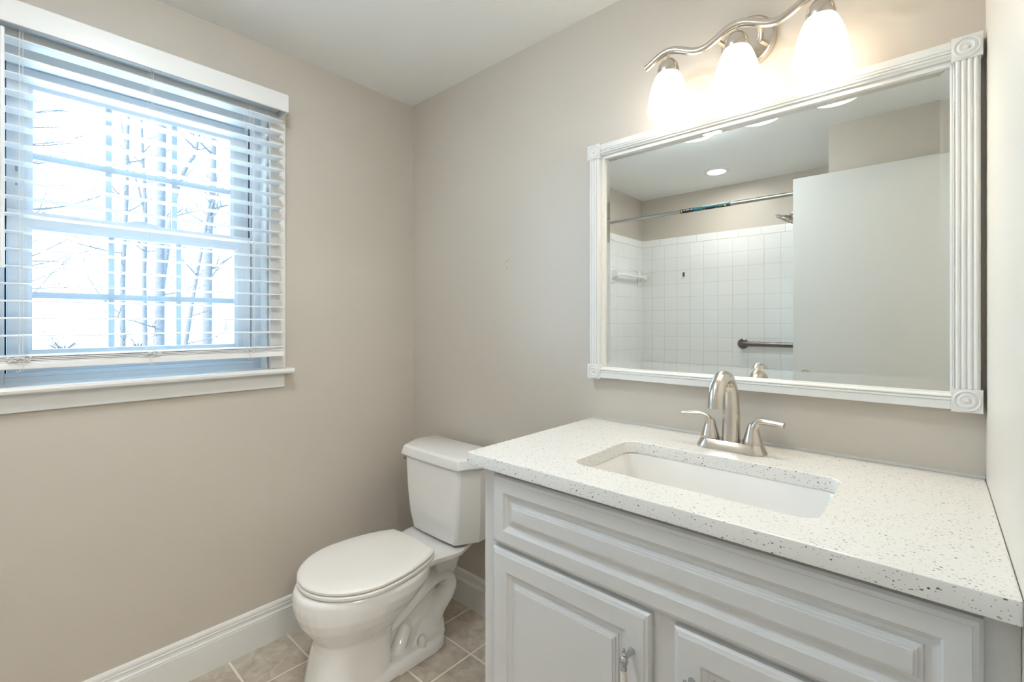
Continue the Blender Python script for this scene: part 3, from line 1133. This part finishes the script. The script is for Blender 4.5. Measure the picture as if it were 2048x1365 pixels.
# exposed trapway: up from the back of the pedestal, over, and down to the floor
tp = smooth_path([(TX, -0.500, 0.130), (TX, -0.440, 0.140), (TX, -0.390, 0.157), (TX, -0.336, 0.186), (TX, -0.280, 0.212), (TX, -0.222, 0.230), (TX, -0.172, 0.220),
                  (TX, -0.150, 0.180), (TX, -0.170, 0.140), (TX, -0.208, 0.105), (TX, -0.228, 0.060), (TX, -0.230, 0.003)], 5)
tube(bm, tp, 0.041, 20, flat=(1.55, 0.84))
# thin web inside the loop of the trapway
loft(bm, [[(TX + s * 0.012, yy, zz) for yy, zz in ((-0.47, 0.03), (-0.47, 0.13), (-0.30, 0.190), (-0.20, 0.20), (-0.20, 0.08), (-0.22, 0.03))] for s in (1, -1)])
# stepped foot in front of the outlet
loft(bm, [[(TX + sx * 0.074, yy, 0.03) for sx, yy in ((1, -0.37), (1, -0.205), (-1, -0.205), (-1, -0.37))],
          [(TX + sx * 0.046, yy, 0.098) for sx, yy in ((1, -0.29), (1, -0.195), (-1, -0.195), (-1, -0.29))]])
tube(bm, smooth_path([(TX + 0.042, -0.415, 0.02), (TX + 0.040, -0.390, 0.055), (TX + 0.020, -0.350, 0.100)], 4), 0.026, 14)
bowl = obj('bowl', bm, M_porc, tl)
md = bowl.modifiers.new('fuse', 'REMESH')
md.mode = 'VOXEL'
md.voxel_size = 0.0038
md.use_smooth_shade = True
md = bowl.modifiers.new('soften', 'SMOOTH')
md.factor = 0.5
md.iterations = 5
for s in (-1, 1):
    bm = lathe(B(), [(0.0, 0.076), (0.008, 0.0752), (0.0125, 0.071), (0.0145, 0.063), (0.0155, 0.036)], (TX + s * 0.082, -0.322, 0), 20)
    obj('bolt_cap', bm, simple('bolt_cap_plastic', (0.80, 0.78, 0.74), 0.35), tl, smooth=True)


def seatring(z, i, nb=16):
    """elongated lid outline: hinge line at the back, rounded front"""
    pts_ = []
    yb_, yf, ym, wm_, wb = -0.300 - i, -0.718 + i, -0.525, 0.184 - i, 0.126 - i * 0.7
    for k in range(nb + 1):                      # back edge, slightly bowed
        u = -1 + 2 * k / nb
        pts_.append((TX + wb * u, yb_ + 0.010 * (1 - u * u), z))
    n = 14
    for k in range(1, n + 1):                    # right side out to the widest point
        u = k / n
        a = u * PI / 2
        pts_.append((TX + wb + (wm_ - wb) * math.sin(a), yb_ + (ym - yb_) * (u * 0.55 + 0.45 * (1 - math.cos(a))), z))
    n = 26
    for k in range(1, n):
        a = PI * k / n
        pts_.append((TX + wm_ * math.cos(a), ym - (ym - yf) * math.sin(a), z))
    n = 14
    for k in range(n, 0, -1):
        u = k / n
        a = u * PI / 2
        pts_.append((TX - wb - (wm_ - wb) * math.sin(a), yb_ + (ym - yb_) * (u * 0.55 + 0.45 * (1 - math.cos(a))), z))
    return pts_


bm = loft(B(), [seatring(0.3615, 0.004), seatring(0.3635, 0.001), seatring(0.372, 0.0), seatring(0.3755, 0.003)])
obj('seat', bm, M_seat, tl, smooth=True, angle=40)
bm = loft(B(), [seatring(0.3785, 0.006), seatring(0.3800, 0.0015), seatring(0.387, 0.0005), seatring(0.3915, 0.004), seatring(0.394, 0.011), seatring(0.3952, 0.05), seatring(0.3955, 0.11)])
obj('seat_lid', bm, M_seat, tl, smooth=True, angle=40)
bm = B()
for s in (-1, 1):
    box(bm, TX + s * 0.085 - 0.014, TX + s * 0.085 + 0.014, -0.304, -0.280, 0.3575, 0.3775)
obj('seat_hinge', bm, M_seat, tl, bevel=0.004)


def tankring(z, hf, hb, yf, ymid, yb_, r=0.0):
    return [(TX + a, y_, z) for a, y_ in ((-hf, yf), (-hf * 0.5, yf - 0.004), (hf * 0.5, yf - 0.004), (hf, yf), (hb, ymid), (hb * 0.985, yb_), (-hb * 0.985, yb_), (-hb, ymid))]


bm = loft(B(), [tankring(0.363, 0.120, 0.165, -0.200, -0.125, -0.050), tankring(0.372, 0.128, 0.174, -0.208, -0.128, -0.046),
                tankring(0.43, 0.144, 0.188, -0.214, -0.135, -0.042), tankring(0.52, 0.155, 0.196, -0.218, -0.140, -0.040), tankring(0.660, 0.162, 0.200, -0.222, -0.145, -0.038)])
obj('tank', bm, M_porc, tl, smooth=True, angle=25, bevel=0.010)
bm = loft(B(), [tankring(0.6605, 0.174, 0.214, -0.233, -0.150, -0.030), tankring(0.668, 0.176, 0.216, -0.2345, -0.150, -0.029), tankring(0.694, 0.170, 0.211, -0.2275, -0.146, -0.032),
                tankring(0.7025, 0.162, 0.203, -0.218, -0.140, -0.038), tankring(0.7055, 0.150, 0.190, -0.205, -0.130, -0.050)])
obj('tank_lid', bm, M_porc, tl, smooth=True, angle=28, bevel=0.004)
bm = B()
lathe(bm, [(0.010, TX - 0.206), (0.010, TX - 0.194)], (0, -0.150, 0.634), 14, 'x')
tube(bm, [(TX - 0.205, -0.150, 0.634), (TX - 0.207, -0.172, 0.633), (TX - 0.206, -0.196, 0.631)], [0.005, 0.0045, 0.0055], 10)
obj('flush_lever', bm, M_chrome, tl, smooth=True)

# ------------------------------------------------------------------ tub end of the room (seen in the mirror)
bt = thing('bathtub', 'white alcove bathtub below the tiled wall', 'bathtub', (0.73, -2.02, 0))


def tubr(i, z, r):
    return [(x, y, z) for x, y in rrect(0.0085 + i, XP - 0.0085 - i, YF + 0.0085 + i, YP - i, r, 6)]


bm = B()
loft(bm, [tubr(0, 0.001, 0.006), tubr(0, 0.375, 0.006), tubr(0.004, 0.383, 0.008), tubr(0.055, 0.383, 0.08), tubr(0.065, 0.375, 0.08), tubr(0.10, 0.14, 0.11), tubr(0.14, 0.09, 0.12), tubr(0.20, 0.08, 0.10)])
obj('tub_shell', bm, M_porc, bt, smooth=True, angle=40)
bm = lathe(B(), [(0.0, XP - 0.0085 - 0.072), (0.03, XP - 0.0085 - 0.075), (0.03, XP - 0.0085 - 0.079), (0.0, XP - 0.0085 - 0.082)], (0, -2.02, 0.30), 20, 'x')
obj('overflow_plate', bm, M_chrome, bt, smooth=True)

# tension rod
RY, RZ = -1.68, 1.926
rd = thing('shower_rod', 'steel tension rod across the tub with teal and black sticker', 'shower rod', (0.72, RY, RZ))
bm = B()
tube(bm, [(0.0087, RY, RZ), (0.345, RY, RZ)], 0.0095, 14)
lathe(bm, [(0.016, 0.0087), (0.016, 0.022), (0.011, 0.028)], (0, RY, RZ), 16, 'x')
obj('thin_tube', bm, M_rod, rd, smooth=True, angle=50)
bm = B()
tube(bm, [(0.335, RY, RZ), (XP - 0.0085, RY, RZ)], 0.0125, 16)
lathe(bm, [(0.013, XP - 0.034), (0.018, XP - 0.024), (0.018, XP - 0.0085)], (0, RY, RZ), 16, 'x')
obj('thick_tube', bm, M_rod, rd, smooth=True, angle=50)
stk = obj('sticker', lathe(B(), [(0.0128, 0.632), (0.0128, 0.720)], (0, RY, RZ), 18, 'x'), M_label_black, rd, smooth=True, angle=50)
stk['label'] = 'black sticker with yellow spots and white lettering'
st2 = obj('sticker', lathe(B(), [(0.0129, 0.720), (0.0129, 0.768)], (0, RY, RZ), 18, 'x'), M_teal, rd, smooth=True, angle=50)
st2['label'] = 'teal sticker band'
st3 = obj('sticker', lathe(B(), [(0.0128, 0.768), (0.0128, 0.944)], (0, RY, RZ), 18, 'x'), M_teal, rd, smooth=True, angle=50)
st3['label'] = 'teal sticker with black strip'


def patch(parent, name, x0, x1, a0, a1, mat, r=0.0131):
    """curved patch on the rod, angles in degrees from straight towards the mirror (+y), down negative"""
    n = 6
    ls = []
    for rr in (r - 0.0006, r):
        ls.append([])
    bm = B()
    rowsv = []
    for k in range(n + 1):
        a = math.radians(a0 + (a1 - a0) * k / n)
        rowsv.append([bm.verts.new((xx, RY + r * math.cos(a), RZ + r * math.sin(a))) for xx in (x0, x1)])
    for k in range(n):
        bm.faces.new((rowsv[k][0], rowsv[k][1], rowsv[k + 1][1], rowsv[k + 1][0]))
    return bm


obj('yellow_spot', patch(stk, '', 0.637, 0.647, -40, 30, M_yellow), M_yellow, stk)
bm = B()
bm.free()


def lettering(parent, x0, x1, a, n, seed):
    rnd = random.Random(seed)
    bm = B()
    r = 0.01315
    w_ = (x1 - x0) / n
    for k in range(n):
        if rnd.random() < 0.15:
            continue
        xa = x0 + k * w_
        for (u0, u1, da0, da1) in ((0.1, 0.32, -14, 14), (0.1, 0.8, 8, 14) if rnd.random() < .6 else (0.1, 0.8, -14, -8), (0.58, 0.8, -14, 14)):
            vs = []
            for aa in (a + da0, a + da1):
                q = math.radians(aa)
                vs.append([bm.verts.new((xx, RY + r * math.cos(q), RZ + r * math.sin(q))) for xx in (xa + u0 * w_, xa + u1 * w_)])
            bm.faces.new((vs[0][0], vs[0][1], vs[1][1], vs[1][0]))
    return obj('lettering', bm, M_white, parent)


lettering(stk, 0.655, 0.715, 10, 11, 4)
obj('black_strip', patch(st3, '', 0.775, 0.935, -75, -12, M_label_black), M_label_black, st3)
obj('yellow_spot', patch(st3, '', 0.905, 0.918, -50, 0, M_yellow, 0.0133), M_yellow, st3)
lettering(st3, 0.855, 0.897, -30, 9, 6)
lettering(st3, 0.772, 0.80, -45, 5, 9)
obj('pale_strip', patch(st3, '', 0.775, 0.935, 35, 85, M_white), simple('label_pale', (0.55, 0.66, 0.66), 0.4), st3)

# shower head on the partition side
sh = thing('shower_fixture', 'angled nickel shower head near the top of the tile', 'shower head', (XP - 0.0085, -2.02, 1.93))
hx_ = Vector((1.178, -2.02, 1.853)) - Vector((-0.48, -0.05, -0.86)).normalized() * 0.036
bm = tube(B(), smooth_path([(XP - 0.001, -2.02, 1.935), (XP - 0.06, -2.02, 1.935), (XP - 0.16, -2.02, 1.925), (hx_.x, hx_.y, hx_.z)], 5), 0.009, 14)
lathe(bm, [(0.028, XP - 0.0004), (0.028, XP - 0.010), (0.011, XP - 0.016)], (0, -2.02, 1.935), 20, 'x')
obj('shower_arm', bm, M_nickel, sh, smooth=True, angle=50)
bm = B()
ax = Vector((-0.48, -0.05, -0.86)).normalized()      # spray direction
ux = Vector((0, 1, 0))
vx = ax.cross(ux)
hc = Vector((1.178, -2.02, 1.853))
ls = []
for r_, h_ in ((0.011, -0.040), (0.016, -0.022), (0.040, -0.010), (0.068, -0.004), (0.076, 0.002), (0.076, 0.007), (0.071, 0.011)):
    ls.append([hc + ax * h_ + (ux * math.cos(2 * PI * k / 32) + vx * math.sin(2 * PI * k / 32)) * r_ for k in range(32)])
loft(bm, ls)
hd = obj('spray_head', bm, M_nickel, sh, smooth=True, angle=40)
bm = B()
for ring_r, cnt in ((0.025, 8), (0.044, 14), (0.062, 20)):
    for k in range(cnt):
        p = hc + ax * 0.011 + (ux * math.cos(2 * PI * k / cnt) + vx * math.sin(2 * PI * k / cnt)) * ring_r
        tube(bm, [p, p + ax * 0.004], [0.003, 0.002], 6)
o = obj('nozzles', bm, simple('nozzle_rubber', (0.25, 0.25, 0.25), 0.6), hd)
o['kind'] = 'stuff'

# grab bar on the far tile
gb = thing('grab_bar', 'dark steel horizontal grab bar on the white tiled wall', 'grab bar', (1.10, YF + 0.008, 1.046))
gy, gz = YF + 0.055, 1.046
bm = tube(B(), smooth_path([(0.810, YF + 0.009, gz), (0.811, gy - 0.022, gz), (0.822, gy - 0.005, gz), (0.845, gy, gz), (1.0, gy, gz), (1.355, gy, gz),
                            (1.378, gy - 0.005, gz), (1.389, gy - 0.022, gz), (1.390, YF + 0.009, gz)], 6), 0.0175, 16)
obj('bar', bm, M_dark_nickel, gb, smooth=True, angle=60)
for gx in (0.810, 1.390):
    bm = lathe(B(), [(0.0, YF + 0.0083), (0.038, YF + 0.0083), (0.038, YF + 0.014), (0.030, YF + 0.020), (0.0, YF + 0.021)], (gx, 0, gz), 24, 'y')
    obj('flange', bm, M_dark_nickel, gb, smooth=True)

# little hook stuck on the far tile
hk = thing('wall_hook', 'small dark adhesive hook alone on the white tile', 'hook', (0.365, YF + 0.0083, 1.585))
obj('hook_plate', bx(0.357, 0.373, YF + 0.0083, YF + 0.014, 1.572, 1.606), simple('hook_dark', (0.09, 0.085, 0.075), 0.4), hk, bevel=0.002)
bm = tube(B(), smooth_path([(0.365, YF + 0.014, 1.578), (0.364, YF + 0.022, 1.566), (0.360, YF + 0.028, 1.556), (0.354, YF + 0.034, 1.556)], 4), 0.0016, 8)
obj('hook_wire', bm, M_chrome, hk, smooth=True)

# white ceramic towel bar on the end tile
tb = thing('towel_bar', 'white ceramic towel bar on the tile at the tub end', 'towel bar', (0.0087, -2.10, 1.575))
for yy in (-1.875, -2.335):
    bm = B()
    def brk(x_, hy, hz0, hz1):
        return [(x_, yy + hy, hz0), (x_, yy - hy, hz0), (x_, yy - hy, hz1), (x_, yy + hy, hz1)]
    loft(bm, [brk(0.0085, 0.036, 1.505, 1.635), brk(0.016, 0.035, 1.508, 1.632), brk(0.022, 0.024, 1.535, 1.610), brk(0.040, 0.017, 1.553, 1.602), brk(0.068, 0.015, 1.560, 1.600), brk(0.074, 0.012, 1.563, 1.597)])
    obj('bracket', bm, M_porc, tb, smooth=True, angle=30, bevel=0.003)
bm = bx(0.046, 0.066, -2.325, -1.885, 1.570, 1.590)
obj('bar', bm, M_porc, tb, bevel=0.003)

# recessed light over the tub
rl = thing('recessed_light', 'round white recessed ceiling light over the tub', 'ceiling lamp', (0.75, -2.0, ZC))
bm = lathe(B(), [(0.058, ZC - 0.0005), (0.080, ZC - 0.0005), (0.081, ZC - 0.004), (0.074, ZC - 0.008), (0.060, ZC - 0.009), (0.057, ZC - 0.005), (0.058, ZC - 0.0005)], (0.75, -2.0, 0), 40, cap=False)
obj('trim_ring', bm, M_trim, rl, smooth=True)
bm = lathe(B(), [(0.0, ZC - 0.005), (0.0575, ZC - 0.005), (0.0575, ZC - 0.001), (0.0, ZC - 0.001)], (0.75, -2.0, 0), 32)
obj('lens', bm, M_can, rl)

# added fill lamp over the middle of the room, out of view, to brighten it
KX, KY = 0.93, -1.05
cl = thing('ceiling_fill_lamp', 'cool white flush fill lamp added in the middle of the bathroom ceiling', 'ceiling lamp', (KX, KY, ZC))
bm = lathe(B(), [(0.0, ZC - 0.0005), (0.095, ZC - 0.0005), (0.097, ZC - 0.004), (0.095, ZC - 0.012), (0.0, ZC - 0.013)], (KX, KY, 0), 48)
obj('fill_lamp_base', bm, M_trim, cl, smooth=True, angle=30)
bm = lathe(B(), [(0.092, ZC - 0.0135), (0.104, ZC - 0.022), (0.108, ZC - 0.040), (0.106, ZC - 0.058), (0.097, ZC - 0.070), (0.07, ZC - 0.077), (0.035, ZC - 0.080), (0.0, ZC - 0.0805)], (KX, KY, 0), 48)
obj('fill_diffuser', bm, M_ceil_fill, cl, smooth=True)

# added fill lamp in the unseen hall, lights the room through the doorway
hl = thing('hall_fill_lamp', 'round flush fill lamp added in the hall outside the door', 'ceiling lamp', (2.95, -1.42, ZC))
bm = lathe(B(), [(0.0, ZC - 0.0005), (0.17, ZC - 0.0005), (0.17, ZC - 0.02), (0.16, ZC - 0.022), (0.0, ZC - 0.022)], (2.95, -1.42, 0), 32)
obj('fill_lamp_base', bm, M_nickel, hl, smooth=True)
bm = lathe(B(), [(0.158, ZC - 0.023), (0.150, ZC - 0.05), (0.11, ZC - 0.08), (0.05, ZC - 0.095), (0.0, ZC - 0.097)], (2.95, -1.42, 0), 32)
obj('fill_dome', bm, M_hall_fill, hl, smooth=True)
